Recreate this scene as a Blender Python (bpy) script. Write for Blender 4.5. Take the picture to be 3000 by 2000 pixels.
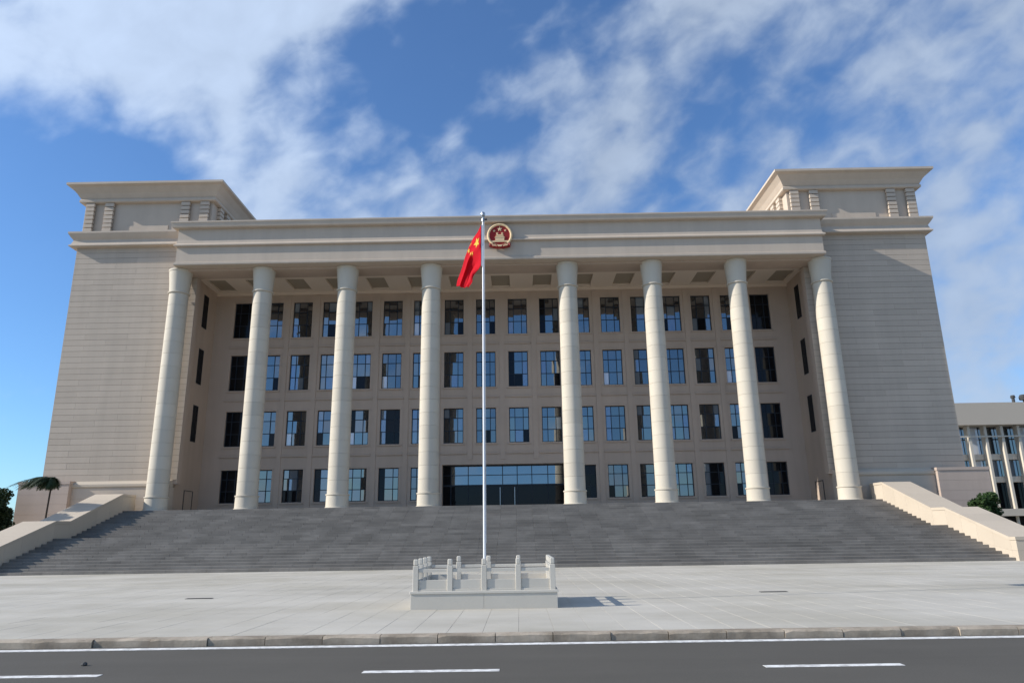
import bpy, math, random
from mathutils import Vector, Matrix, noise as mnoise
for o in list(bpy.data.objects): bpy.data.objects.remove(o, do_unlink=True)
scene = bpy.context.scene
COL = scene.collection
R = math.radians
random.seed(11)

# ------------------------------------------------------------------ camera
cam_d = bpy.data.cameras.new('Camera'); cam = bpy.data.objects.new('Camera', cam_d); COL.objects.link(cam)
cam_d.sensor_width = 36.0; cam_d.lens = 25.447; cam_d.clip_start = 0.1; cam_d.clip_end = 6000
th, ro, ya = 0.2629, -0.0154, -0.0069
F = Vector((math.sin(ya)*math.cos(th), math.cos(ya)*math.cos(th), math.sin(th)))
RR = Vector((math.cos(ya), -math.sin(ya), 0)); UU = RR.cross(F)
R2 = RR*math.cos(ro)+UU*math.sin(ro); U2 = UU*math.cos(ro)-RR*math.sin(ro)
m = Matrix.Identity(4)
for i in range(3): m[i][0] = R2[i]; m[i][1] = U2[i]; m[i][2] = -F[i]
m.translation = Vector((1.2537, 0, 1.65)); cam.matrix_world = m
scene.camera = cam

# ------------------------------------------------------------------ sun + sky
ELEV, ALPHA = R(27.8), R(10.3)        # sun height; angle in front of the facade plane, coming from the left
sd = Vector((-math.cos(ALPHA)*math.cos(ELEV), -math.sin(ALPHA)*math.cos(ELEV), math.sin(ELEV)))   # towards the sun
sun_d = bpy.data.lights.new('Sun', 'SUN'); sun_d.energy = 4.8; sun_d.angle = R(0.5); sun_d.color = (1.0, 0.955, 0.88)
sun = bpy.data.objects.new('Sun', sun_d); COL.objects.link(sun)
sun.rotation_euler = (-sd).to_track_quat('-Z', 'Y').to_euler(); sun.location = sd*100

world = bpy.data.worlds.new('World'); scene.world = world; world.use_nodes = True
wn, wl = world.node_tree.nodes, world.node_tree.links
wn.clear()
def wnode(t, **k):
    n = wn.new(t)
    for a, v in k.items(): setattr(n, a, v)
    return n
def wmath(op, a, b=None, c=None, clamp=False):
    n = wnode('ShaderNodeMath', operation=op, use_clamp=clamp)
    for i, v in enumerate((a, b, c)):
        if v is None: continue
        if isinstance(v, (int, float)): n.inputs[i].default_value = v
        else: wl.new(v, n.inputs[i])
    return n.outputs[0]
sky = wnode('ShaderNodeTexSky', sky_type='NISHITA'); sky.sun_disc = False
sky.sun_elevation = ELEV; sky.sun_rotation = math.atan2(sd.x, sd.y)
sky.air_density = 1.0; sky.dust_density = 0.25; sky.ozone_density = 3.0; sky.altitude = 0
geo = wnode('ShaderNodeTexCoord'); sep = wnode('ShaderNodeSeparateXYZ'); wl.new(geo.outputs['Generated'], sep.inputs[0])
dx, dy, dz = sep.outputs
def wnoise(scale, detail, rough, dist=0.0, off=(0, 0, 0), stretch=(1, 1, 1), tilt=0.0):
    mp = wnode('ShaderNodeMapping', vector_type='TEXTURE'); mp.inputs['Location'].default_value = off; mp.inputs['Scale'].default_value = stretch; mp.inputs['Rotation'].default_value = (0, -tilt, 0)
    wl.new(geo.outputs['Generated'], mp.inputs['Vector'])
    n = wnode('ShaderNodeTexNoise'); n.inputs['Scale'].default_value = scale; n.inputs['Detail'].default_value = detail
    n.inputs['Roughness'].default_value = rough; n.inputs['Distortion'].default_value = dist
    wl.new(mp.outputs[0], n.inputs['Vector']); return n.outputs['Fac']
def bank(x, y, z, wid):       # one cloud bank (or clear stretch) centred on a compass direction
    l = math.sqrt(x*x+y*y+z*z); d = wnode('ShaderNodeVectorMath', operation='DOT_PRODUCT')
    wl.new(geo.outputs['Generated'], d.inputs[0]); d.inputs[1].default_value = (x/l, y/l, z/l)
    mr = wnode('ShaderNodeMapRange', interpolation_type='SMOOTHSTEP'); wl.new(d.outputs['Value'], mr.inputs[0])
    mr.inputs[1].default_value = math.cos(R(wid)); mr.inputs[2].default_value = 1.0; mr.inputs[3].default_value = 0.0; mr.inputs[4].default_value = 1.0
    return mr.outputs[0]
big = wnoise(2.2, 2.0, 0.5, 0.0, (3.1, 1.7, 0.6))
mid = wnoise(7.0, 6.0, 0.50, 0.15, (7.7, 2.2, 0.3), (1.5, 1.0, 0.8), R(28))
puff = wnoise(20.0, 6.0, 0.48, 0.25, (1.3, 5.2, 0.9), (1.25, 1.0, 0.85), R(28))
dens = wmath('ADD', wmath('ADD', 0.38, wmath('MULTIPLY', wmath('SUBTRACT', mid, 0.5), 1.35)), wmath('MULTIPLY', wmath('SUBTRACT', puff, 0.5), 1.0))
cover = wmath('MULTIPLY', wmath('MAXIMUM', wmath('SUBTRACT', big, 0.38), 0.0), 1.5)      # scattered cloud all round the sky
BANKS = [(-0.542, 0.687, 0.483, 20.0, 0.629), (-0.446, 0.736, 0.509, 18.8, 0.595), (-0.344, 0.748, 0.568, 17.5, 0.493), (-0.233, 0.757, 0.61, 15.0, 0.374), (-0.317, 0.807, 0.498, 7.5, 0.34), (-0.526, 0.736, 0.425, 10.0, 0.34), (-0.146, 0.781, 0.607, 10.0, 0.212), (-0.331, 0.85, 0.41, 7.5, 0.391), (-0.273, 0.857, 0.437, 8.8, 0.51), (-0.207, 0.864, 0.459, 10.0, 0.544), (-0.128, 0.869, 0.479, 7.5, 0.357), (-0.164, 0.887, 0.431, 10.0, 0.476), (-0.06, 0.893, 0.445, 8.8, 0.34), (-0.012, 0.874, 0.486, 7.5, 0.289), (0.041, 0.851, 0.523, 8.8, 0.374), (0.115, 0.83, 0.546, 10.0, 0.442), (0.16, 0.848, 0.505, 8.8, 0.357), (0.201, 0.801, 0.563, 10.0, 0.374), (0.27, 0.765, 0.585, 10.0, 0.374), (0.35, 0.739, 0.576, 10.0, 0.289), (0.247, 0.83, 0.499, 10.0, 0.306), (0.041, 0.89, 0.454, 8.8, 0.289), (0.139, 0.88, 0.454, 8.8, 0.255), (0.316, 0.837, 0.446, 10.0, 0.289), (0.407, 0.789, 0.459, 11.2, 0.323), (0.486, 0.737, 0.471, 12.5, 0.357), (0.537, 0.689, 0.487, 12.5, 0.34), (0.528, 0.762, 0.374, 10.0, 0.238), (0.544, 0.792, 0.278, 11.2, 0.289), (0.56, 0.81, 0.174, 11.2, 0.408), (-0.398, 0.806, 0.438, 6.2, 0.289), (0.086, 0.795, 0.6, 5.0, 0.17)]
CLEAR = [(-0.032, 0.812, 0.583, 11.2, 0.17), (-0.124, 0.838, 0.531, 10.0, 0.187), (0.031, 0.782, 0.623, 11.2, 0.128), (-0.2, 0.818, 0.539, 7.5, 0.102), (0.266, 0.81, 0.523, 5.0, 0.068), (0.44, 0.729, 0.524, 7.5, 0.17), (0.325, 0.792, 0.517, 5.0, 0.128), (-0.557, 0.758, 0.339, 12.5, 0.383), (-0.563, 0.798, 0.216, 17.5, 0.34), (-0.448, 0.792, 0.414, 7.5, 0.212), (-0.503, 0.775, 0.384, 8.8, 0.255), (0.0, 0.863, 0.505, 5.0, 0.085), (0.379, 0.767, 0.517, 5.0, 0.102), (0.52, 0.742, 0.423, 5.0, 0.085)]
for (x, y, z, w_, a) in BANKS: cover = wmath('MAXIMUM', cover, wmath('MULTIPLY', bank(x, y, z, w_), a))
for (x, y, z, w_, a) in CLEAR: cover = wmath('SUBTRACT', cover, wmath('MULTIPLY', bank(x, y, z, w_), a))
dens = wmath('ADD', dens, cover)
mr = wnode('ShaderNodeMapRange', interpolation_type='SMOOTHSTEP'); wl.new(dens, mr.inputs[0])
mr.inputs[1].default_value = 0.30; mr.inputs[2].default_value = 0.98; mr.inputs[3].default_value = 0.03; mr.inputs[4].default_value = 0.84
# clouds nearer the sun are brighter, as thin cloud scatters forwards
dsun = wnode('ShaderNodeVectorMath', operation='DOT_PRODUCT'); wl.new(geo.outputs['Generated'], dsun.inputs[0]); dsun.inputs[1].default_value = tuple(sd)
cb = wmath('ADD', 4.1, wmath('MULTIPLY', wmath('MAXIMUM', dsun.outputs['Value'], 0.0), 3.2))
cb = wmath('MULTIPLY', cb, wmath('ADD', 0.80, wmath('MULTIPLY', puff, 0.4)))
ccol = wnode('ShaderNodeVectorMath', operation='SCALE'); ccol.inputs[0].default_value = (0.75, 0.905, 1.15); wl.new(cb, ccol.inputs['Scale'])
skyt = wnode('ShaderNodeMix', data_type='RGBA', blend_type='MULTIPLY'); skyt.inputs[0].default_value = 1.0
wl.new(sky.outputs[0], skyt.inputs[6]); skyt.inputs[7].default_value = (0.64, 0.91, 1.18, 1)
mix = wnode('ShaderNodeMix', data_type='RGBA'); wl.new(mr.outputs[0], mix.inputs[0]); wl.new(skyt.outputs[2], mix.inputs[6]); wl.new(ccol.outputs[0], mix.inputs[7])
bg = wnode('ShaderNodeBackground'); bg.inputs['Strength'].default_value = 0.13; wl.new(mix.outputs[2], bg.inputs['Color'])
wo = wnode('ShaderNodeOutputWorld'); wl.new(bg.outputs[0], wo.inputs['Surface'])

scene.view_settings.view_transform = 'Standard'; scene.view_settings.look = 'None'
scene.view_settings.exposure = 0.2; scene.view_settings.gamma = 1.0; scene.view_settings.use_curve_mapping = False
scene.render.resolution_x = 1024; scene.render.resolution_y = 682

# ------------------------------------------------------------------ materials
def mat(name, col, rough=0.8, var=0.12, vscale=1.2, grain=0.08, gscale=30, bump=0.15, spec=0.3, streak=None, cell=None, cellvar=0.0, metal=0.0, objvar=0.0, col2=None, col2scale=0.4):
    ma = bpy.data.materials.new(name); ma.use_nodes = True
    nt = ma.node_tree; n, l = nt.nodes, nt.links
    bs = n['Principled BSDF']; bs.inputs['Roughness'].default_value = rough; bs.inputs['Specular IOR Level'].default_value = spec; bs.inputs['Metallic'].default_value = metal
    g = n.new('ShaderNodeNewGeometry')
    def noise(scale, det, sc=(1, 1, 1)):
        mp = n.new('ShaderNodeMapping'); mp.inputs['Scale'].default_value = sc; l.new(g.outputs['Position'], mp.inputs['Vector'])
        t = n.new('ShaderNodeTexNoise'); t.inputs['Scale'].default_value = scale; t.inputs['Detail'].default_value = det; t.inputs['Roughness'].default_value = 0.6
        l.new(mp.outputs[0], t.inputs['Vector']); return t.outputs['Fac']
    def mth(op, a, b):
        t = n.new('ShaderNodeMath'); t.operation = op
        for i, q in enumerate((a, b)):
            if isinstance(q, (int, float)): t.inputs[i].default_value = q
            else: l.new(q, t.inputs[i])
        return t.outputs[0]
    fac = mth('ADD', 1.0, mth('MULTIPLY', mth('SUBTRACT', noise(vscale, 4), 0.5), 2*var))
    gr = noise(gscale, 3)
    fac = mth('ADD', fac, mth('MULTIPLY', mth('SUBTRACT', gr, 0.5), 2*grain))
    if streak:
        amt, sc3, scl = streak
        fac = mth('ADD', fac, mth('MULTIPLY', mth('SUBTRACT', noise(scl, 5, sc3), 0.5), 2*amt))
    if cell:
        vm = n.new('ShaderNodeVectorMath'); vm.operation = 'DIVIDE'; l.new(g.outputs['Position'], vm.inputs[0]); vm.inputs[1].default_value = cell
        fl = n.new('ShaderNodeVectorMath'); fl.operation = 'FLOOR'; l.new(vm.outputs[0], fl.inputs[0])
        wnz = n.new('ShaderNodeTexWhiteNoise'); wnz.noise_dimensions = '2D'; l.new(fl.outputs[0], wnz.inputs['Vector'])
        fac = mth('ADD', fac, mth('MULTIPLY', mth('SUBTRACT', wnz.outputs['Value'], 0.5), 2*cellvar))
    if objvar:
        oi = n.new('ShaderNodeObjectInfo')
        fac = mth('ADD', fac, mth('MULTIPLY', mth('SUBTRACT', oi.outputs['Random'], 0.5), 2*objvar))
    base = n.new('ShaderNodeRGB'); base.outputs[0].default_value = (*col, 1); bo = base.outputs[0]
    if col2:
        mx = n.new('ShaderNodeMix'); mx.data_type = 'RGBA'
        rm = n.new('ShaderNodeMapRange'); rm.inputs[1].default_value = 0.42; rm.inputs[2].default_value = 0.62; l.new(noise(col2scale, 5), rm.inputs[0])
        l.new(rm.outputs[0], mx.inputs[0]); l.new(bo, mx.inputs[6]); mx.inputs[7].default_value = (*col2, 1); bo = mx.outputs[2]
    sc = n.new('ShaderNodeVectorMath'); sc.operation = 'SCALE'; l.new(bo, sc.inputs[0]); l.new(fac, sc.inputs['Scale'])
    l.new(sc.outputs[0], bs.inputs['Base Color'])
    if bump:
        bp = n.new('ShaderNodeBump'); bp.inputs['Strength'].default_value = bump; bp.inputs['Distance'].default_value = 0.01
        l.new(gr, bp.inputs['Height']); l.new(bp.outputs[0], bs.inputs['Normal'])
    return ma
def glass(name, tint, fac, base, rough=0.01):
    ma = bpy.data.materials.new(name); ma.use_nodes = True
    n, l = ma.node_tree.nodes, ma.node_tree.links
    n.clear(); out = n.new('ShaderNodeOutputMaterial'); mx = n.new('ShaderNodeMixShader')
    d = n.new('ShaderNodeBsdfDiffuse'); d.inputs[0].default_value = (*base, 1)
    gl = n.new('ShaderNodeBsdfGlossy'); gl.inputs['Roughness'].default_value = rough
    g = n.new('ShaderNodeNewGeometry'); oi = n.new('ShaderNodeObjectInfo')
    no = n.new('ShaderNodeTexNoise'); no.inputs['Scale'].default_value = 0.9; l.new(g.outputs['Position'], no.inputs['Vector'])
    bp = n.new('ShaderNodeBump'); bp.inputs['Strength'].default_value = 0.05; bp.inputs['Distance'].default_value = 0.05
    l.new(no.outputs['Fac'], bp.inputs['Height']); l.new(bp.outputs[0], gl.inputs['Normal'])
    gl.inputs[0].default_value = (*tint, 1)
    lw = n.new('ShaderNodeLayerWeight'); lw.inputs[0].default_value = 0.25
    ad = n.new('ShaderNodeMath'); ad.use_clamp = True; ad.inputs[1].default_value = fac; l.new(lw.outputs['Fresnel'], ad.inputs[0])
    ad.operation = 'ADD'
    l.new(ad.outputs[0], mx.inputs[0]); l.new(d.outputs[0], mx.inputs[1]); l.new(gl.outputs[0], mx.inputs[2]); l.new(mx.outputs[0], out.inputs[0])
    return ma
STONE = (0.52, 0.465, 0.40)
M = {}
M['column'] = mat('column_stone', (0.57, 0.51, 0.415), 0.75, 0.06, 0.8, 0.06, 40, 0.15, objvar=0.05, streak=(0.07, (1, 1, 0.10), 2.2))
M['stone'] = mat('beige_stone', (0.53, 0.44, 0.35), 0.8, 0.09, 0.5, 0.05, 35, 0.12, streak=(0.11, (1, 1, 0.10), 1.4))
M['panel'] = mat('tower_panel_stone', (0.485, 0.405, 0.325), 0.75, 0.05, 0.5, 0.05, 35, 0.10, objvar=0.05, streak=(0.12, (1, 1, 0.08), 1.2))
M['pier'] = mat('pier_stone', (0.46, 0.365, 0.30), 0.8, 0.08, 0.5, 0.05, 35, 0.12, streak=(0.11, (1, 1, 0.10), 1.4))
M['joint'] = mat('dark_joint_stone', (0.11, 0.10, 0.09), 0.9, 0.05)  # even dark stone for joints, cores and backings
M['wall'] = mat('facade_stone', (0.50, 0.39, 0.305), 0.8, 0.10, 0.4, 0.05, 35, 0.12, streak=(0.12, (1, 1, 0.08), 1.4))
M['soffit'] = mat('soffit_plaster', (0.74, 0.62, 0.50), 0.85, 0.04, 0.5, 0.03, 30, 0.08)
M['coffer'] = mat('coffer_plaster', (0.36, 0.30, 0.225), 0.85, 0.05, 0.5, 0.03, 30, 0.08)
M['cheek'] = mat('cheek_stone', (0.52, 0.44, 0.345), 0.75, 0.06, 0.7, 0.05, 40, 0.12, objvar=0.04)
M['step'] = mat('dark_granite', (0.178, 0.162, 0.143), 0.75, 0.15, 0.6, 0.12, 22, 0.2, streak=(0.24, (0.22, 1.0, 1.0), 1.3), cell=(1.0392, 0.494, 50), cellvar=0.10, col2=(0.225, 0.206, 0.183), col2scale=0.55)
M['paving'] = mat('pale_paving', (0.505, 0.468, 0.40), 0.8, 0.16, 0.3, 0.06, 25, 0.12, streak=(0.17, (0.12, 1.0, 1.0), 0.8), cell=(0.6, 1.2, 50), cellvar=0.02, col2=(0.43, 0.395, 0.325), col2scale=0.22)
M['bed'] = mat('joint_mortar', (0.40, 0.37, 0.32), 0.9)
M['kerb'] = mat('weathered_kerb', (0.40, 0.335, 0.26), 0.85, 0.22, 2.2, 0.15, 20, 0.4, objvar=0.10, streak=(0.25, (1, 1, 3), 2.5), col2=(0.25, 0.205, 0.155), col2scale=1.6)
M['asphalt'] = mat('asphalt', (0.098, 0.090, 0.077), 0.9, 0.14, 0.5, 0.30, 45, 0.4, spec=0.2, streak=(0.16, (0.05, 1, 1), 1.1))
M['paint'] = mat('white_paint', (0.82, 0.80, 0.76), 0.7, 0.10, 1.5, 0.18, 40, 0.2, col2=(0.52, 0.50, 0.47), col2scale=7.0)
M['ground'] = mat('far_ground', (0.20, 0.20, 0.18), 0.9, 0.15, 0.05, 0.1, 3, 0.1)
M['marble'] = mat('white_marble', (0.56, 0.52, 0.45), 0.55, 0.05, 2.0, 0.04, 20, 0.08, objvar=0.04)
M['pole'] = mat('white_pole_paint', (0.78, 0.78, 0.79), 0.35, 0.02, 3, 0.02, 20, 0.0, spec=0.5)
M['metal'] = mat('steel', (0.45, 0.45, 0.46), 0.3, 0.03, metal=1.0, bump=0.0)
M['flag'] = mat('red_cloth', (0.72, 0.016, 0.034), 0.8, 0.05, 6, 0.05, 60, 0.1, spec=0.15)
M['gold'] = mat('yellow_cloth', (0.85, 0.62, 0.10), 0.8, 0.05, bump=0.0)
M['egold'] = mat('emblem_gold', (0.80, 0.58, 0.33), 0.45, 0.12, 6, 0.08, 30, 0.1, spec=0.5)
M['ered'] = mat('emblem_red', (0.30, 0.018, 0.016), 0.6, 0.15, 4, 0.05, bump=0.0, spec=0.3)
M['frame'] = mat('dark_window_frame', (0.016, 0.022, 0.032), 0.45, 0.05, bump=0.0)
M['dark'] = mat('dark_interior', (0.012, 0.011, 0.011), 0.8, 0.1, bump=0.0)
M['iron'] = mat('cast_iron', (0.05, 0.05, 0.05), 0.7, 0.15, 8)
M['bark'] = mat('bark', (0.045, 0.035, 0.028), 0.9, 0.2, 4)
M['leaf'] = mat('leaves', (0.045, 0.085, 0.025), 0.6, 0.45, 2.5, 0.2, 8, 0.0, spec=0.3)
M['dleaf'] = mat('dark_leaves', (0.026, 0.045, 0.018), 0.6, 0.45, 2.0, 0.2, 8, 0.0, spec=0.3)
M['white'] = mat('office_white', (0.62, 0.55, 0.45), 0.7, 0.05, 0.6)
M['office'] = mat('office_band', (0.56, 0.48, 0.385), 0.8, 0.04, 0.2)
M['glass'] = glass('window_glass', (0.68, 0.72, 0.75), 0.31, (0.018, 0.022, 0.028))
M['glass2'] = glass('window_glass_dim', (0.66, 0.71, 0.76), 0.26, (0.02, 0.024, 0.028))
M['gdark'] = glass('window_glass_dark', (0.40, 0.44, 0.50), 0.02, (0.009, 0.009, 0.010))
M['gband'] = glass('entrance_glass', (0.66, 0.71, 0.74), 0.38, (0.03, 0.034, 0.038))
M['curtain'] = glass('window_glass_curtain', (0.6, 0.75, 0.95), 0.22, (0.16, 0.18, 0.20))
M['blind'] = glass('window_glass_paper', (0.7, 0.8, 0.95), 0.15, (0.75, 0.76, 0.78))

def translucent(ma, fac):      # thin cloth lets the sun through
    n, l = ma.node_tree.nodes, ma.node_tree.links; bs = n['Principled BSDF']; out = n['Material Output']
    tr = n.new('ShaderNodeBsdfTranslucent'); mx = n.new('ShaderNodeMixShader'); mx.inputs[0].default_value = fac
    src = bs.inputs['Base Color'].links[0].from_socket; l.new(src, tr.inputs[0])
    l.new(bs.outputs[0], mx.inputs[1]); l.new(tr.outputs[0], mx.inputs[2]); l.new(mx.outputs[0], out.inputs[0])
translucent(M['flag'], 0.5); translucent(M['gold'], 0.4); translucent(M['leaf'], 0.3); translucent(M['dleaf'], 0.2)

# ------------------------------------------------------------------ helpers
class MB:
    def __init__(s): s.v = []; s.f = []
    def add(s, vs, fs):
        b = len(s.v); s.v += [tuple(q) for q in vs]; s.f += [tuple(i+b for i in f) for f in fs]; return s
    def box(s, x0, x1, y0, y1, z0, z1):
        return s.add([(x0,y0,z0),(x1,y0,z0),(x1,y1,z0),(x0,y1,z0),(x0,y0,z1),(x1,y0,z1),(x1,y1,z1),(x0,y1,z1)],
                     [(0,3,2,1),(4,5,6,7),(0,1,5,4),(1,2,6,5),(2,3,7,6),(3,0,4,7)])
    def cbox(s, x0, x1, y0, y1, z0, z1, c=0.01):   # box with its top and vertical edges chamfered
        def ring(ins, z, cc):
            a0, a1, b0, b1 = x0+ins, x1-ins, y0+ins, y1-ins
            return [(a0+cc,b0,z),(a1-cc,b0,z),(a1,b0+cc,z),(a1,b1-cc,z),(a1-cc,b1,z),(a0+cc,b1,z),(a0,b1-cc,z),(a0,b0+cc,z)]
        vs = ring(0, z0, c)+ring(0, z1-c, c)+ring(c, z1, c)
        fs = [tuple(range(7,-1,-1)), tuple(range(16,24))]
        for k in (0, 8):
            for i in range(8): j = (i+1) % 8; fs.append((k+i, k+j, k+8+j, k+8+i))
        return s.add(vs, fs)
    def rings(s, rs, cap=True):
        n = len(rs[0]); vs = [p for r in rs for p in r]; fs = []
        for k in range(len(rs)-1):
            for i in range(n): j = (i+1) % n; fs.append((k*n+i, k*n+j, (k+1)*n+j, (k+1)*n+i))
        if cap: fs += [tuple(range(n-1,-1,-1)), tuple((len(rs)-1)*n+i for i in range(n))]
        return s.add(vs, fs)
    def lathe(s, prof, n=40, cx=0, cy=0, cap=True):
        return s.rings([[(cx+r*math.cos(2*math.pi*i/n), cy+r*math.sin(2*math.pi*i/n), z) for i in range(n)] for r, z in prof], cap)
    def loft(s, x0, x1, y0, y1, prof, cap=True):   # moulding carried round a rectangle: prof = (overhang, z)
        return s.rings([[(x0-o,y0-o,z),(x1+o,y0-o,z),(x1+o,y1+o,z),(x0-o,y1+o,z)] for o, z in prof], cap)
    def prismx(s, x0, x1, yz):      # closed profile in (y,z), extruded along x
        n = len(yz)
        return s.add([(x0,y,z) for y,z in yz]+[(x1,y,z) for y,z in yz],
                     [tuple(range(n)), tuple(range(2*n-1,n-1,-1))]+[(i,i+n,(i+1)%n+n,(i+1)%n) for i in range(n)])
    def prismy(s, y0, y1, xz):      # closed profile in (x,z), extruded along y
        n = len(xz)
        return s.add([(x,y0,z) for x,z in xz]+[(x,y1,z) for x,z in xz],
                     [tuple(range(n)), tuple(range(2*n-1,n-1,-1))]+[(i,i+n,(i+1)%n+n,(i+1)%n) for i in range(n)])
    def tube(s, pts, rads, n=8):
        rs = []
        for i, p in enumerate(pts):
            p = Vector(p); d = (Vector(pts[min(i+1,len(pts)-1)])-Vector(pts[max(i-1,0)])).normalized()
            a = d.cross(Vector((0.3,0.9,0.1))).normalized(); b = d.cross(a)
            rs.append([tuple(p+(a*math.cos(2*math.pi*k/n)+b*math.sin(2*math.pi*k/n))*rads[i]) for k in range(n)])
        return s.rings(rs)
    def mesh(s, name, m):
        me = bpy.data.meshes.new(name); me.from_pydata(s.v, [], s.f); me.update()
        import bmesh
        bm = bmesh.new(); bm.from_mesh(me); bmesh.ops.recalc_face_normals(bm, faces=bm.faces); bm.to_mesh(me); bm.free()
        me.materials.append(M[m] if isinstance(m, str) else m); return me
    def build(s, name, m, parent=None, smooth=False):
        return link(name, s.mesh(name, m), parent, smooth)
def link(name, me, parent=None, smooth=False, loc=None):
    o = bpy.data.objects.new(name, me); COL.objects.link(o)
    if parent: o.parent = parent
    if loc: o.location = loc
    if smooth:
        me.shade_smooth()
        me.set_sharp_from_angle(angle=R(35))
    return o
def empty(name, loc=(0,0,0), parent=None):
    o = bpy.data.objects.new(name, None); COL.objects.link(o); o.location = loc; o.empty_display_size = 0.2
    if parent: o.parent = parent
    return o
def tag(o, label=None, cat=None, group=None, kind=None):
    for k, q in (('label', label), ('category', cat), ('group', group), ('kind', kind)):
        if q: o[k] = q
    return o
def B(name, x0, x1, y0, y1, z0, z1, m, parent=None): return MB().box(x0,x1,y0,y1,z0,z1).build(name, m, parent)

# ------------------------------------------------------------------ ground, road, plaza, kerb
g = MB(); g.add([(-3000,-3000,-0.05),(3000,-3000,-0.05),(3000,3000,-0.05),(-3000,3000,-0.05)], [(0,1,2,3)])
tag(g.build('ground', 'ground'), kind='structure')
road = MB().box(-150,150,-2.5,12.64,-0.03,0.0).build('road', 'asphalt'); tag(road, kind='structure')
MB().box(-150,150,12.28,12.48,0.0005,0.004).build('edge_line', 'paint', road)
for k in range(-8, 9):
    x = -0.80+5.15*k
    if abs(x) < 30: MB().cbox(x, x+1.76, 9.98, 10.13, 0.0005, 0.004, 0.002).build('lane_dash', 'paint', road)
Z0 = 0.12
plaza = MB().box(-60,60,12.86,80,-0.03,Z0-0.008).build('plaza', 'bed'); tag(plaza, kind='structure')
slab = MB().cbox(0.002,0.598,0.002,1.198,-0.02,0.008,0.002).mesh('paving_slab', 'paving')
PX, PY, PW, PH = -28.8, 12.90, 0.6, 1.2
cells = []
for j in range(21):
    for i in range(96):
        x, y = PX+i*PW, PY+j*PH
        vis = abs(x+0.3-1.25) < (y+0.6)*0.74+0.5
        cells.append((not vis, j, abs(x-1.0), x, y))
cells.sort()
rest = MB()
for k, (_, j, _, x, y) in enumerate(cells):
    if k < 300:
        o = link('paving_slab', slab, plaza, loc=(x, y, Z0-0.008+random.uniform(-0.0012, 0.0012)))
    else:
        rest.cbox(x+0.002, x+PW-0.002, y+0.002, y+PH-0.002, Z0-0.028, Z0+random.uniform(-0.0012, 0.0012), 0.003)
tag(rest.build('paving_field', 'paving', plaza), kind='stuff')
kerb = empty('kerb', (0, 12.62, 0)); tag(kerb, kind='structure')
for k in range(-24, 25):
    x0 = k*0.94-0.12; b = MB(); n = 7; rs = []
    for i in range(n+1):                                    # each stone with worn, slightly chipped arris
        x = x0+0.006+(0.928)*i/n; c = 0.020+0.016*random.random()+(0.02 if i in (0, n) else 0)*random.random(); w = 0.004*random.random()
        rs.append([(x, 0.0+w, -0.05), (x, 0.0+w, Z0+0.004-c), (x, c*0.8+w, Z0+0.004-0.003*random.random()), (x, 0.235, Z0+0.004), (x, 0.235, -0.05)])
    o = b.rings(rs).build('kerb_stone', 'kerb', kerb)
    o.rotation_euler.z = random.uniform(-0.004, 0.004)

# ------------------------------------------------------------------ the building
FZ = 3.74                       # portico floor
YC, YT, YW = 52.18, 53.1, 58.0  # column axis, tower front, recessed wall
bld = empty('government_building', (0, 51, 0))
tag(bld, 'beige stone government hall with eight giant columns between two massive flat-topped towers', 'building')
def part(mb, name, m, parent=bld, smooth=False):
    mb.v = [(x, y-51, z) for x, y, z in mb.v]
    return mb.build(name, m, parent, smooth)

# columns --------------------------------------------------------------
CX = [s*(5.1956+6.4294*k) for s in (-1, 1) for k in range(4)]; CX.sort()
ZB, ZR, ZC = 4.72, 19.80, 21.72     # top of base, neck ring, top of capital
def rad(z): return 0.745-0.055*((z-ZB)/(ZR-ZB))
ND = 16; hD = (ZR-ZB)/ND
core = MB().lathe([(0.70, FZ), (rad(ZR)-0.02, ZR+0.1), (0.66, ZC-0.02)], 32).mesh('column_core', 'joint'); core.shade_smooth()
base_me = MB().lathe([(0.86,FZ+0.0005),(0.86,FZ+0.07),(0.80,FZ+0.10),(0.785,ZB-0.10),(0.83,ZB-0.085),(0.845,ZB-0.04),(0.83,ZB-0.004)], 48).mesh('column_base', 'column')
cap_me = MB().lathe([(0.70,ZR+0.004),(0.775,ZR+0.03),(0.795,ZR+0.075),(0.775,ZR+0.12),(0.70,ZR+0.125),(0.725,ZR+0.5),(0.765,ZR+1.0),(0.815,ZR+1.45),(0.84,ZC-0.17),(0.87,ZC-0.15),(0.885,ZC-0.08),(0.87,ZC-0.02),(0.85,ZC-0.003)], 48).mesh('capital', 'column')
drums = []
for i in range(ND):
    a, b_ = ZB+i*hD+0.004, ZB+(i+1)*hD-0.004
    drums.append(MB().lathe([(rad(a)-0.006,a),(rad(a),a+0.006),(rad(b_),b_-0.006),(rad(b_)-0.006,b_)], 48).mesh('drum', 'column'))
for me in drums+[base_me, cap_me]: me.shade_smooth(); me.set_sharp_from_angle(angle=R(35))
for x in CX:
    c = link('column', core, bld, loc=(x, YC-51, 0))
    link('column_base', base_me, c); link('capital', cap_me, c)
    for me in drums: link('drum', me, c).rotation_euler.z = random.uniform(0, 6)

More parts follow.
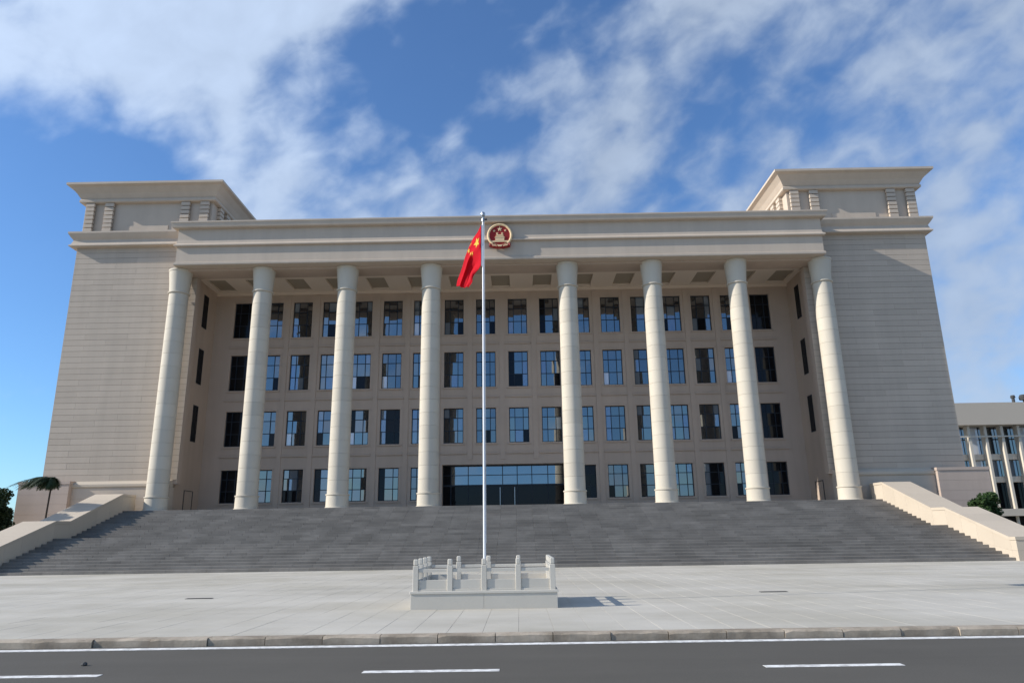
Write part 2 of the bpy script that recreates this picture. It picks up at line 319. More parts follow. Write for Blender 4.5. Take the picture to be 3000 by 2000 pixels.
# towers ------------------------------------------------------------------
TX0, TX1 = 23.62, 33.45
ZP, ZL = 5.98, 24.18                # top of plinth, underside of ledge
NC = 41; hC = (ZL-ZP)/NC
for s in (-1, 1):
    a, b_ = sorted((s*TX0, s*TX1))
    mb = MB().box(a, b_, YT+0.03, YT+0.62, ZP-0.3, ZL+0.2)
    ia, ib = sorted((s*24.05, s*(TX1-0.012))); mb.box(ia, ib, YT+0.6, 66, FZ-0.5, ZL+0.2)
    tw = part(mb, 'tower', 'wall')
    part(MB().box(a+0.02, b_-0.02, YT+0.014, YT+0.0295, ZP, ZL), 'joint_backing', 'joint', tw)
    for r in range(NC):
        z0, z1 = ZP+r*hC+0.009, ZP+(r+1)*hC-0.009
        w = (TX1-TX0)/3.0
        ed = [0, w, 2*w, 3*w] if r % 2 else [0, w/2, 1.5*w, 2.5*w, 3*w]
        for i in range(len(ed)-1):
            x0, x1 = a+ed[i]+0.0025, a+ed[i+1]-0.0025
            d = random.uniform(-0.003, 0.003)
            part(MB().cbox(x0, x1, YT-0.006+d, YT+0.013, z0, z1, 0.003), 'stone_panel', 'panel', tw)
    # plain quoin strip on the inner return and edge of the tower
    # plinth with its moulding, then the projecting corner pier
    pa, pb = sorted((s*23.9, s*30.95))
    mb = MB()
    for k in range(7):
        z0 = 0.13+k*0.76; mb.box(pa, pb, YT-0.35, YT+0.3, z0+(0.012 if k else 0), z0+0.76)
    mb.box(pa+0.02, pb-0.02, YT-0.33, YT+0.28, 0.13, 5.45)
    pl = part(mb, 'plinth', 'stone')
    part(MB().prismx(pa-0.02, pb, [(YT+0.2,5.46),(YT-0.36,5.46),(YT-0.44,5.56),(YT-0.44,5.72),(YT-0.30,5.86),(YT-0.10,5.90),(YT-0.05,ZP-0.002),(YT+0.2,ZP-0.002)]), 'plinth_moulding', 'cheek')
    qa, qb = sorted((s*30.96, s*34.6))
    mb = MB()
    for k in range(8):
        z0 = 0.13+k*0.70; mb.box(qa, qb, YT-0.75, 66.2, z0+(0.010 if k else 0), z0+0.70)
    mb.box(qa+0.02, qb-0.02, YT-0.73, 66.18, 0.13, 5.75); mb.box(qa-0.05, qb+0.05, YT-0.80, 66.25, 5.74, 5.95)
    part(mb, 'corner_pier', 'pier')
    # double ledge at the head of the shaft
    la, lb = sorted((s*23.62, s*33.45))
    prof = [(0.0,ZL-0.02),(0.40,ZL),(0.46,ZL+0.04),(0.46,ZL+0.12),(0.34,ZL+0.22),(0.24,ZL+0.55),(0.26,ZL+0.62),(0.40,ZL+0.80),(0.52,ZL+1.00),(0.56,ZL+1.06),(0.56,ZL+1.20),(0.30,ZL+1.27)]
    part(MB().loft(la, lb, YT, 66, prof), 'ledge', 'stone')
    # attic storey
    aa, ab = sorted((s*23.0, s*33.25)); AZ0, AZ1 = ZL+1.2, 27.95
    at = part(MB().box(aa, ab, YT, 65.5, AZ0, AZ1+0.2), 'attic', 'stone')
    part(MB().box(aa+3.4, ab-3.4, YT-0.05, YT+0.02, AZ0+0.02, AZ0+0.62), 'attic_base_course', 'stone', at)
    nb = 7; hb = (AZ1-AZ0-0.10)/nb
    strips = [aa+0.18, aa+1.72, ab-2.42, ab-0.88] if True else []
    for x in strips:
        part(MB().box(x+0.06, x+0.64, YT-0.10, YT+0.02, AZ0+0.03, AZ1-0.02), 'block_backing', 'joint', at)
        for k in range(nb):
            z0 = AZ0+0.08+k*hb
            part(MB().cbox(x, x+0.70, YT-0.30, YT-0.09, z0+0.03, z0+hb-0.03, 0.02), 'quoin_block', 'stone', at)
    xi = s*23.0
    for y in (YT+0.9, YT+2.2, YT+6.6, YT+7.9):
        ba, bb = sorted((xi-s*0.30, xi+s*0.02))
        for k in range(nb):
            z0 = AZ0+0.08+k*hb
            part(MB().cbox(ba, bb, y, y+0.70, z0+0.03, z0+hb-0.03, 0.02), 'quoin_block', 'stone', at)
    # crowning cornice
    cp = [(0.0,AZ1-0.02),(0.28,AZ1),(0.36,AZ1+0.06),(0.36,AZ1+0.24),(0.28,AZ1+0.34),(0.34,AZ1+0.42),(0.52,AZ1+0.72),(0.86,AZ1+1.12),(1.06,AZ1+1.22),(1.12,AZ1+1.24),(1.12,AZ1+1.42),(1.02,AZ1+1.47)]
    part(MB().loft(aa, ab, YT, 65.5, cp), 'cornice', 'stone')
    # slit windows in the side of the recess
    for z0, z1 in ((18.25,21.0), (13.65,16.5), (9.1,11.95)):
        xw = s*24.05; fa, fb = sorted((xw, xw-s*0.012))
        w_ = part(MB().box(fa, fb, 55.52, 56.44, z0, z1), 'slit_window', 'frame')
        ga, gb = sorted((xw-s*0.013, xw-s*0.018))
        part(MB().box(ga, gb, 55.58, 56.38, z0+0.06, z1-0.06), 'pane', 'gdark', w_)
    # service door low in the side of the recess
    fa, fb = sorted((s*24.05, s*23.99))
    dr = part(MB().box(fa,fb,55.35,55.40,FZ,5.39).box(fa,fb,56.78,56.83,FZ,5.39).box(fa,fb,55.40,56.78,5.34,5.39), 'side_door', 'joint')
    fa, fb = sorted((s*24.05, s*24.02))
    part(MB().box(fa,fb,55.43,56.75,FZ,5.34), 'door_leaf', 'wall', dr)

# entablature ----------------------------------------------------------------
EX = 24.45
part(MB().loft(-EX, EX, 51.0, 53.4, [(0.0,21.98),(0.0,23.22)]), 'fascia', 'stone')
part(MB().loft(-EX, EX, 50.92, 53.4, [(0.0,21.722),(0.06,21.73),(0.08,21.78),(0.08,21.93),(0.0,21.98)]), 'fascia_lip', 'stone')
part(MB().loft(-EX, EX, 50.98, 53.4, [(0.0,23.222),(0.16,23.24),(0.20,23.28),(0.20,23.36),(0.04,23.50),(0.0,23.8),(0.0,24.66)]), 'frieze', 'stone')
part(MB().loft(-EX, EX, 50.98, 66, [(0.0,24.662),(0.30,24.68),(0.36,24.74),(0.42,25.02),(0.46,25.06),(0.46,25.16),(0.2,25.20)]), 'crown_moulding', 'stone')
part(MB().box(-EX+0.05,EX-0.05,51.72,53.5,21.56,21.718), 'architrave_beam', 'wall')
# portico ceiling with sunk coffers
cof = [0, 3.4, 6.72, 10.06, 13.32, 16.55, 19.75, 22.85]; cof = sorted([-q for q in cof[1:]]+cof)
sf = MB(); ys, ye = 53.5, YW+0.1; c0, c1 = 54.65, 57.45; zs = 21.84
sf.box(-24.05,24.05,ys,c0,zs,zs+0.3); sf.box(-24.05,24.05,c1,ye,zs,zs+0.3)
e = [-24.05]+[q for c in cof for q in (c-0.75, c+0.75)]+[24.05]
for i in range(0, len(e), 2): sf.box(e[i], e[i+1], c0, c1, zs, zs+0.3)
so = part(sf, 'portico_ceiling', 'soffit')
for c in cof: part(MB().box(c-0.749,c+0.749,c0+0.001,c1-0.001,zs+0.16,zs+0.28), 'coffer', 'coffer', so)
part(MB().box(-24.04,24.04,YW-0.16,YW,zs-0.20,zs-0.002), 'ceiling_moulding', 'soffit')

# recessed wall with window openings -----------------------------------------
WX = [1.33,3.97,6.55,9.10,11.64,14.20,16.70,19.17,21.65]; WX = sorted([-q for q in WX]+WX)
ROWS = [(4.49,7.05), (8.92,11.74), (13.47,16.43), (17.93,21.0)]
HW = 0.80
ops = []
for r, (z0, z1) in enumerate(ROWS):
    for x in WX:
        if r == 0 and abs(x) < 5: continue
        ops.append((x-HW, x+HW, z0, z1, r, x))
ENT = (-4.85, 4.85, FZ, 7.22)
holes = [o[:4] for o in ops]+[ENT]
xs = sorted({-24.05, 24.05}|{q for h in holes for q in h[:2]}); zz = sorted({FZ, 22.1}|{q for h in holes for q in h[2:4]})
wm = MB()
for i in range(len(xs)-1):
    for j in range(len(zz)-1):
        mx_, mz_ = (xs[i]+xs[i+1])/2, (zz[j]+zz[j+1])/2
        if any(h[0] < mx_ < h[1] and h[2] < mz_ < h[3] for h in holes): continue
        wm.add([(xs[i],YW,zz[j]),(xs[i+1],YW,zz[j]),(xs[i+1],YW,zz[j+1]),(xs[i],YW,zz[j+1])], [(0,1,2,3)])
for x0, x1, z0, z1 in holes:
    D = 1.1 if (x0, x1, z0, z1) == ENT else 0.26
    wm.add([(x0,YW,z0),(x1,YW,z0),(x1,YW,z1),(x0,YW,z1),(x0,YW+D,z0),(x1,YW+D,z0),(x1,YW+D,z1),(x0,YW+D,z1)], [(0,4,5,1),(1,5,6,2),(2,6,7,3),(3,7,4,0)])
wall = part(wm, 'facade_wall', 'wall')
part(MB().box(-24,24,YW+1.2,YW+1.4,FZ,22), 'back_wall', 'dark')
for i in range(len(WX)-1):
    xm = (WX[i]+WX[i+1])/2; lo = 7.6 if abs(xm) < 4.5 else FZ
    part(MB().box(xm-0.20, xm+0.20, YW-0.055, YW-0.002, lo, 21.6), 'pilaster', 'wall', wall)
for x0, x1, z0, z1, r, x in ops:
    part(MB().cbox(x0-0.12, x1+0.12, YW-0.09, YW-0.002, z0-0.13, z0-0.015, 0.01), 'window_sill', 'wall', wall)
    part(MB().box(x0-0.12, x1+0.12, YW-0.04, YW-0.002, z1+0.01, z1+0.12), 'window_head', 'wall', wall)
    if r: part(MB().cbox(x-1.06, x+1.06, YW-0.10, YW-0.056, z0-0.88, z0-0.76, 0.012), 'spandrel_ledge', 'wall', wall)
CU = [0, 0.29, 0.71, 1.0]; RV = [0, 0.36, 0.72, 1.0]
frames = {}
rp = random.Random(5)
upper = MB()
uppers = {k: MB() for k in ('glass', 'glass2', 'gdark', 'curtain', 'blind')}
for x0, x1, z0, z1, r, x in ops:
    yf = YW+0.20; fr = MB(); t = 0.028
    if r not in frames: pass
    W_, H_ = x1-x0, z1-z0
    fr.box(x0+0.001,x0+0.06,yf-0.04,yf+0.03,z0,z1).box(x1-0.06,x1-0.001,yf-0.04,yf+0.03,z0,z1).box(x0+0.06,x1-0.06,yf-0.04,yf+0.03,z0+0.001,z0+0.06).box(x0+0.06,x1-0.06,yf-0.04,yf+0.03,z1-0.06,z1-0.001)
    for c in CU[1:3]: fr.box(x0+c*W_-t, x0+c*W_+t, yf-0.035, yf+0.03, z0+0.06, z1-0.06)
    for c in RV[1:3]: fr.box(x0+0.06, x1-0.06, yf-0.03, yf+0.03, z0+c*H_-t, z0+c*H_+t)
    wo_ = part(fr, 'window', 'frame')
    mode = rp.random(); end = abs(x) > 21
    for i in range(3):
        for j in range(3):
            k = 'glass'
            q = rp.random()
            if end: k = 'gdark'
            elif mode < 0.07: k = 'gdark' if i > 0 else 'curtain'
            elif mode < 0.16: k = 'gdark' if i == 0 else 'glass'
            elif mode < 0.32: k = 'glass2' if i else 'curtain'
            elif mode < 0.46: k = 'glass2'
            if not end and j == 0 and q < 0.07: k = 'gdark'
            elif not end and j == 0 and q < 0.12 and i == 0: k = 'blind'
            elif k == 'glass' and q > 0.86: k = 'curtain'
            p0, p1 = x0+CU[i]*W_+t, x0+CU[i+1]*W_-t; q0, q1 = z0+RV[j]*H_+t, z0+RV[j+1]*H_-t
            tl, tv = rp.uniform(-0.006, 0.006), rp.uniform(-0.008, 0.008)
            vs = [(p0,yf-tl-tv,q0),(p1,yf+tl-tv,q0),(p1,yf+tl+tv,q1),(p0,yf-tl+tv,q1)]
            vs += [(a_, b_+0.008, c_) for a_, b_, c_ in vs]
            fs = [(0,1,2,3),(7,6,5,4),(0,4,5,1),(1,5,6,2),(2,6,7,3),(3,7,4,0)]
            if r < 2: part(MB().add(vs, fs), 'pane', k, wo_)
            else: uppers[k].add(vs, fs)
# the panes of the two upper storeys, joined (material slots by kind of pane)
allv, allf, idx, mats = [], [], [], []
for k, b_ in uppers.items():
    if not b_.f: continue
    off = len(allv); mats.append(k)
    allv += [(x, y-51, z) for x, y, z in b_.v]; allf += [tuple(i+off for i in f) for f in b_.f]; idx += [len(mats)-1]*len(b_.f)
me = bpy.data.meshes.new('window_panes'); me.from_pydata(allv, [], allf)
for k in mats: me.materials.append(M[k])
me.polygons.foreach_set('material_index', idx); me.update()
tag(link('window_panes', me, bld), kind='stuff')

# entrance --------------------------------------------------------------------
ye_ = YW+0.75; ex0, ex1, ez0, ez1 = ENT; zt = 5.62
en = MB(); xsE = [-4.85,-4.2,-2.82,-1.42,-0.07,1.1,2.27,3.55,4.85]
en.box(ex0,ex1,ye_-0.05,ye_+0.05,zt-0.06,zt+0.06).box(ex0,ex1,ye_-0.05,ye_+0.05,ez1-0.07,ez1-0.002).box(ex0,ex1,ye_-0.04,ye_+0.04,6.40,6.45)
for x in xsE: en.box(max(x-0.03,ex0), min(x+0.03,ex1), ye_-0.045, ye_+0.045, ez0+0.001, ez1-0.072)
eo = part(en, 'entrance_screen', 'frame')
for i in range(len(xsE)-1):
    for z0, z1 in ((zt+0.06,6.40), (6.45,ez1-0.07)):
        part(MB().prismx(xsE[i]+0.031, xsE[i+1]-0.031, [(ye_-0.012,z0+0.001),(ye_-0.002,z0+0.001),(ye_+0.020,z1-0.001),(ye_+0.010,z1-0.001)]), 'pane', 'gband' if 0 < i else 'gdark', eo)
    part(MB().box(xsE[i]+0.031, xsE[i+1]-0.031, ye_+0.012, ye_+0.03, ez0+0.01, zt-0.061), 'glass_door', 'gdark', eo)
for x in (-1.65, -0.30, 0.0+0.86): part(MB().box(x, x+0.045, ye_-0.11, ye_-0.06, 4.0, 5.45), 'door_handle', 'metal', eo)

# portico floor and roof -------------------------------------------------------
part(MB().box(-25.95,25.95,50.68,59.3,0.13,FZ-0.001), 'portico_floor', 'paving')
part(MB().box(-24.4,24.4,53.6,66,23.9,24.9), 'roof', 'stone')

# emblem -----------------------------------------------------------------------
em = empty('emblem', (0.10, 50.70, 23.60)); tag(em, 'round red and gold emblem with five stars and a gate on the frieze', 'emblem')
def disc(name, r, y0, y1, m, n=48, sx=1, sz=1, cx=0, cz=0):
    return MB().rings([[(cx+sx*r*math.cos(2*math.pi*i/n), y, cz+sz*r*math.sin(2*math.pi*i/n)) for i in range(n)] for y in (y0, y1)]).build(name, m, em)
disc('field', 0.80, -0.02, 0.22, 'ered')
b = MB(); n = 64; vs, fs = [], []
for i in range(n):                                          # wheat and rice ears: a beaded ring, open towards the bottom
    a = 2*math.pi*i/n; w = 1+0.05*math.cos(a*16)
    for j in range(8):
        t = 2*math.pi*j/8; rr = 0.87+0.095*w*math.cos(t)
        vs.append((rr*math.cos(a), -0.02+0.09*w*math.sin(t), rr*math.sin(a)))
for i in range(n):
    for j in range(8): fs.append((i*8+j, ((i+1)%n)*8+j, ((i+1)%n)*8+(j+1)%8, i*8+(j+1)%8))
b.add(vs, fs).build('wreath', 'egold', em, True)
def star(parent, name, m, fn, cu, cv, r, rot=0):
    pts = []
    for k in range(10):
        a = rot+math.pi/2+k*math.pi/5; q = r if k % 2 == 0 else r*0.40
        pts.append((cu+q*math.cos(a), cv+q*math.sin(a)))
    mb = MB(); vs = [fn(cu, cv, 0.03)]+[fn(a, c, 0.012) for a, c in pts]+[fn(a, c, -0.004) for a, c in pts]
    fs = [(0, 1+k, 1+(k+1)%10) for k in range(10)]+[(1+k, 11+k, 11+(k+1)%10, 1+(k+1)%10) for k in range(10)]
    return mb.add(vs, fs).build(name, m, parent)
ef = lambda a, c, h: (a, -0.025-h, c)
star(em, 'large_star', 'egold', ef, 0.0, 0.50, 0.22)
for a, c in ((-0.42,0.36),(0.42,0.38),(-0.19,0.14),(0.19,0.14)): star(em, 'small_star', 'egold', ef, a, c, 0.115)
gt = MB().box(-0.34,0.34,-0.07,0.0,-0.44,-0.20).prismy(-0.09,0.0,[(-0.40,-0.20),(0.40,-0.20),(0.30,-0.12),(-0.30,-0.12)]).box(-0.26,0.26,-0.06,0.0,-0.12,-0.05).prismy(-0.09,0.0,[(-0.32,-0.05),(0.32,-0.05),(0.20,0.04),(-0.20,0.04)]).box(-0.62,0.62,-0.06,0.0,-0.55,-0.44)
gt.build('gate', 'egold', em)
gw = MB()
for i in range(24):
    a = math.pi+math.pi*i/23; gw.box(0.50*math.cos(a)-0.055,0.50*math.cos(a)+0.055,-0.10,0.05,-0.62+0.20*math.sin(a)-0.045,-0.62+0.20*math.sin(a)+0.045)
gw.build('cogwheel', 'egold', em)
rb = MB(); rsr = []
for i in range(25):
    x = -0.80+1.60*i/24; zb = -0.86-0.16*math.cos(x*1.9); fold = 0.035*math.sin(i*1.7)
    rsr.append([(x,-0.14-fold,zb+0.20),(x,-0.16-fold,zb),(x,0.2,zb),(x,0.2,zb+0.20)])
rb.rings(rsr).build('ribbon', 'ered', em)
MB().add([(-0.12,-0.20,-0.96),(0.12,-0.20,-0.96),(0.20,-0.20,-0.84),(-0.20,-0.20,-0.84),(-0.12,-0.13,-0.96),(0.12,-0.13,-0.96),(0.20,-0.13,-0.84),(-0.20,-0.13,-0.84)],[(0,1,2,3),(7,6,5,4),(0,4,5,1),(1,5,6,2),(2,6,7,3),(3,7,4,0)]).build('ribbon_knot', 'egold', em)
for sx in (-1, 1):
    MB().rings([[(sx*x,-0.19-0.02*(i%2),z),(sx*x,-0.20,z-0.07),(sx*x,-0.12,z-0.07),(sx*x,-0.12,z)] for i,(x,z) in enumerate(((0.24,-0.88),(0.36,-0.85),(0.48,-0.84),(0.60,-0.78)))]).build('ribbon_tail', 'egold', em)

# ------------------------------------------------------------------ stairs
YS0, TR, LAND = 38.0, 0.494, 1.80
RIS = (FZ-Z0)/24
st = empty('staircase', (0, YS0, Z0)); tag(st, 'broad dark grey granite staircase rising to the columns', 'staircase')
def step(y0, depth, z1, name='step'):
    mb = MB(); x = -25.98; nS = 50; w = 2*25.98/nS
    for i in range(nS):
        xa, xb = x+i*w+0.0025, x+(i+1)*w-0.0025
        d = random.uniform(-0.004, 0.004)
        mb.cbox(xa, xb, y0-YS0+d*0.5, y0-YS0+depth+0.03, max(z1-RIS-0.03, 0.0), z1+random.uniform(-0.002, 0.002), 0.005)
    mb.v = [(a, b_, c-Z0) for a, b_, c in mb.v]
    return mb.build(name, 'step', st)
y = YS0
for k in range(24):
    z1 = Z0+RIS*(k+1); d = TR
    if k == 11: d = LAND
    if k == 23: d = 0.45
    step(y, d, z1, 'landing' if k == 11 else 'step'); y += d
yy = YS0; pts = [(YS0+0.1,0.0)]
MB().prismx(-25.9, 25.9, [(0.06,-0.3),(0.06,0.05),(11*TR+0.3,RIS*11),(11*TR+LAND,RIS*11+0.02),(22*TR+LAND+0.2,RIS*22.8),(22*TR+LAND+0.8,-0.3)]).build('stair_bed', 'joint', st)

# cheek walls ---------------------------------------------------------------------
def ztop(y):
    P = [(37.75,1.27),(38.2,1.27),(43.5,2.93),(44.9,2.95),(50.5,4.87),(52.24,4.88)]
    for (a, za), (b_, zb) in zip(P, P[1:]):
        if a <= y <= b_: return za+(zb-za)*(y-a)/(b_-a)
for s, lab in ((-1, 'beige stone cheek wall on the shaded palm side of the stairs'), (1, 'sunlit cream stone cheek wall beside the stairs next to the office block')):
    ch = empty('cheek_wall', (s*26.95, 44, Z0)); tag(ch, lab, 'wall')
    ys_ = [37.75,38.2,39.5,40.8,42.1,43.5,44.9,46.3,47.7,49.1,50.5,51.5,52.24]
    xa, xb = sorted((s*26.0, s*27.9))
    for i in range(len(ys_)-1):
        a, b_ = ys_[i], ys_[i+1]; g0, g1 = (0.0 if i == 0 else 0.003), 0.003
        z0, z1 = ztop(a+g0), ztop(b_-g1); mz = lambda q, t: 0.10+(q-0.16-0.10)*t
        for t0, t1 in ((0.0, 0.5), (0.5, 1.0)):
            la, lb = mz(z0,t0), mz(z1,t0); ha, hb_ = mz(z0,t1)-0.006, mz(z1,t1)-0.006
            v_ = [(x-s*26.95, y_-44, z-Z0) for x in (xa, xb) for y_, z in ((a+g0,la),(b_-g1,lb),(b_-g1,hb_),(a+g0,ha))]
            MB().add(v_, [(0,1,2,3),(7,6,5,4),(0,4,5,1),(1,5,6,2),(2,6,7,3),(3,7,4,0)]).build('stone_block', 'cheek', ch)
        v_ = [(x-s*26.95, y_-44, z-Z0) for x in (xa-0.03, xb+0.03) for y_, z in ((a+g0-(0.03 if i == 0 else 0),z0-0.16),(b_-g1,z1-0.16),(b_-g1,z1),(a+g0-(0.03 if i == 0 else 0),z0))]
        MB().add(v_, [(0,1,2,3),(7,6,5,4),(0,4,5,1),(1,5,6,2),(2,6,7,3),(3,7,4,0)]).build('coping_stone', 'cheek', ch)
    v_ = []
    MB().prismx(xa-s*26.95+0.03, xb-s*26.95-0.03, [(y_-44, z) for y_, z in [(37.79,-0.02)]+[(max(q,37.79), ztop(q)-0.2-Z0) for q in ys_]+[(52.24,-0.02)]]).build('wall_core', 'joint', ch)

# ------------------------------------------------------------------ flag terrace
fp = empty('flag_terrace', (0.42, 16.92, Z0)); tag(fp, 'low white stone terrace with balustrade at the foot of the flagpole', 'terrace')
X0, X1, Y0, Y1, ZF = -1.20, 2.06, 16.92, 19.55, 0.505
def fpart(mb, name, m='marble', parent=None):
    p = parent or fp; mb.v = [(x-0.42, y-16.92, z-Z0) for x, y, z in mb.v]; return mb.build(name, m, p)
nb_ = 2
for i in range(nb_):
    a, b_ = X0+(X1-X0)*i/nb_, X0+(X1-X0)*(i+1)/nb_
    fpart(MB().cbox(a+0.002, b_-0.002, Y0, Y0+0.10, Z0, ZF-0.055, 0.004), 'base_panel')
    fpart(MB().cbox(a+0.002, b_-0.002, Y1-0.10, Y1, Z0, ZF-0.055, 0.004), 'base_panel')
for x in (X0, X1-0.10): fpart(MB().cbox(x, x+0.10, Y0+0.102, Y1-0.102, Z0, ZF-0.055, 0.004), 'base_panel')
fpart(MB().cbox(X0-0.02, X1+0.02, Y0-0.02, Y1+0.02, ZF-0.054, ZF, 0.008), 'deck_slab')
posts = []
fx = [X0+0.10+(X1-X0-0.20)*i/4 for i in range(5)]; sy = [Y0+0.10+(Y1-Y0-0.20)*i/3 for i in range(4)]
for x in fx: posts += [(x, sy[0]), (x, sy[3])]
for y in sy[1:3]: posts += [(fx[0], y), (fx[4], y)]
post_me = MB().cbox(-0.062,0.062,-0.062,0.062,0.0,0.54,0.008).mesh('post', 'marble')
cap_m = MB().cbox(-0.040,0.040,-0.040,0.040,0.5405,0.56,0.004).cbox(-0.052,0.052,-0.052,0.052,0.56,0.68,0.016).mesh('post_cap', 'marble')
for x, y in posts:
    p = link('post', post_me, fp, loc=(x-0.42, y-16.92, ZF-Z0+0.0005)); link('post_cap', cap_m, p)
def bay(xa, xb, ya_, yb, alongx):
    for z0, z1, t, nm in ((0.0,0.04,0.05,'bottom_rail'),(0.0405,0.235,0.028,'panel'),(0.40,0.47,0.042,'top_rail')):
        if alongx: fpart(MB().cbox(xa+0.063, xb-0.063, ya_-t, ya_+t, ZF+z0+0.001, ZF+z1, 0.005), nm)
        else: fpart(MB().cbox(xa-t, xa+t, ya_+0.063, yb-0.063, ZF+z0+0.001, ZF+z1, 0.005), nm)
for i in range(4): bay(fx[i], fx[i+1], sy[0], sy[0], True); bay(fx[i], fx[i+1], sy[3], sy[3], True)
for i in range(3): bay(fx[0], fx[0], sy[i], sy[i+1], False); bay(fx[4], fx[4], sy[i], sy[i+1], False)

# flagpole + flag --------------------------------------------------------------------
PXc, PYc = 0.385, 18.25
po = empty('flagpole', (PXc, PYc, ZF)); tag(po, 'tall slim white flagpole standing on the balustraded terrace', 'flagpole')
MB().lathe([(0.036,0.0),(0.032,2.0),(0.025,9.45)], 20).build('shaft', 'pole', po, True)
MB().lathe([(0.10,0.0005),(0.10,0.03),(0.06,0.06),(0.05,0.09)], 20).build('base_plate', 'metal', po, True)
MB().lathe([(0.030,9.45),(0.045,9.47),(0.045,9.52),(0.028,9.54),(0.028,9.58),(0.055,9.62),(0.065,9.67),(0.055,9.72),(0.01,9.75)], 20).build('finial', 'metal', po, True)
MB().box(0.03,0.11,-0.02,0.02,9.50,9.54).build('pulley', 'iron', po)
MB().tube([(0.038,-0.02,9.5),(0.044,-0.02,5),(0.046,-0.02,1.0)], [0.003]*3, 6).build('halyard', 'pole', po)
# cloth: u runs along the fly (drooping), v down the hoist
TOP = [(0.335,9.86,0.0),(0.245,9.68,-0.06),(0.06,9.44,-0.12),(-0.07,9.08,-0.06),(-0.17,8.62,0.02),(-0.265,8.26,-0.02),(-0.285,8.06,-0.06)]
BOT = [(0.325,8.67,0.0),(0.25,8.58,0.12),(0.17,8.53,0.22),(0.10,8.42,0.20),(0.075,8.30,0.10),(0.07,8.16,0.02),(-0.03,8.01,0.02)]
def sp(P, t):
    t = min(max(t, 0), 1)*(len(P)-1); i = min(int(t), len(P)-2); f = t-i
    g_ = lambda k: Vector(P[min(max(k, 0), len(P)-1)])
    a, b_, c, d = g_(i-1), g_(i), g_(i+1), g_(i+2)
    return 0.5*((2*b_)+(-a+c)*f+(2*a-5*b_+4*c-d)*f*f+(-a+3*b_-3*c+d)*f**3)
def cloth(u, v):
    tp = sp(TOP, u); tp.x = 0.335-(0.335-tp.x)*1.18; p = tp.lerp(sp(BOT, u), v); amp = min(1, u*3)
    dy = amp*(0.17*math.sin(3.0*math.pi*v+2.2*u+0.4)+0.07*math.sin(7.5*math.pi*v+5*u))+0.16*math.sin(5.2*u)*amp
    dxx = amp*0.02*math.sin(6*math.pi*v+4*u)
    return Vector((p.x+dxx, PYc+p.z*0.3+dy*0.45-0.03+1.35*(0.335-p.x)*amp, p.y+0.50*(0.335-p.x)*amp))
def cnorm(u, v):
    e_ = 0.01; a = cloth(u+e_, v)-cloth(u-e_, v); b_ = cloth(u, v+e_)-cloth(u, v-e_); n_ = a.cross(b_).normalized()
    return n_ if n_.y < 0 else -n_
fl = empty('flag', (0.335, PYc, 8.67)); tag(fl, 'red flag with yellow stars drooping from the flagpole', 'flag')
NU, NV = 44, 36
vs = [cloth(i/NU, j/NV)-fl.location for i in range(NU+1) for j in range(NV+1)]
fs = [(i*(NV+1)+j, (i+1)*(NV+1)+j, (i+1)*(NV+1)+j+1, i*(NV+1)+j+1) for i in range(NU) for j in range(NV)]
fo = MB().add(vs, fs).build('cloth', 'flag', fl, False); fo.data.shade_smooth()
sm = fo.modifiers.new('thick', 'SOLIDIFY'); sm.thickness = 0.004
def ffn(a, c, h):        # flag coordinates: a along fly (0..1.5), c down the hoist (0..1)
    u_, v_ = a/1.5, c
    return cloth(u_, v_)+cnorm(u_, v_)*(0.008+max(h, 0)*0.2)-fl.location
def fstar(nm, cu, cv, r, rot):
    pts = [(cu, cv)]; rr = []
    for ring, q in ((1, 0.5), (2, 1.0)):
        for k in range(20):
            a = rot+k*math.pi/10; m_ = k % 4; f = 1.0 if m_ == 0 else (0.46 if m_ == 2 else 0.62)
            pts.append((cu+q*r*f*math.cos(a), cv+q*r*f*math.sin(a)))
    vs = [ffn(a, c, 0) for a, c in pts]; fs = [(0, 1+k, 1+(k+1)%20) for k in range(20)]+[(1+k, 21+k, 21+(k+1)%20, 1+(k+1)%20) for k in range(20)]
    o = MB().add(vs, fs).build(nm, 'gold', fl); o.modifiers.new('thick', 'SOLIDIFY').thickness = 0.003
fstar('large_star', 0.27, 0.29, 0.135, -math.pi/2)
for a, c in ((0.50,0.10),(0.60,0.20),(0.60,0.35),(0.50,0.45)): fstar('small_star', a, c, 0.055, math.atan2(0.27-c, 0.27-a))
MB().tube([(0.012,-0.01,0.0),(0.012,-0.01,1.19)], [0.018,0.018], 8).build('hoist_sleeve', 'pole', fl)

# ------------------------------------------------------------------ small things on the ground
dg = MB().box(-0.36,0.36,-0.09,0.09,0.0,0.004).box(-0.36,0.36,-0.09,-0.075,0.0035,0.012).box(-0.36,0.36,0.075,0.09,0.0035,0.012)
for k in range(19): dg.box(-0.355+k*0.0385,-0.337+k*0.0385,-0.0745,0.0745,0.0045,0.011)
dg_me = dg.mesh('drain_grate', 'iron')
for x, y, lab in ((-7.66,21.1,'narrow dark drain grate in the paving to the left of the flag terrace'),(8.0,20.5,'narrow dark drain grate in the paving to the right of the flag terrace'),
                  ):
    tag(link('drain_grate', dg_me, loc=(x, y, Z0+0.001)), lab, 'drain', 'drain grates in the plaza')
stn = MB(); rs = []
for z, r in ((0,0.03),(0.015,0.042),(0.035,0.034),(0.048,0.012)): rs.append([(r*(1+0.25*random.random())*math.cos(a*0.785), r*(0.8+0.3*random.random())*math.sin(a*0.785), z) for a in range(8)])
tag(link('stone', stn.rings(rs).mesh('stone', 'iron'), loc=(-4.86,10.86,0.001)), 'small dark stone lying on the asphalt above the left lane dash', 'stone')

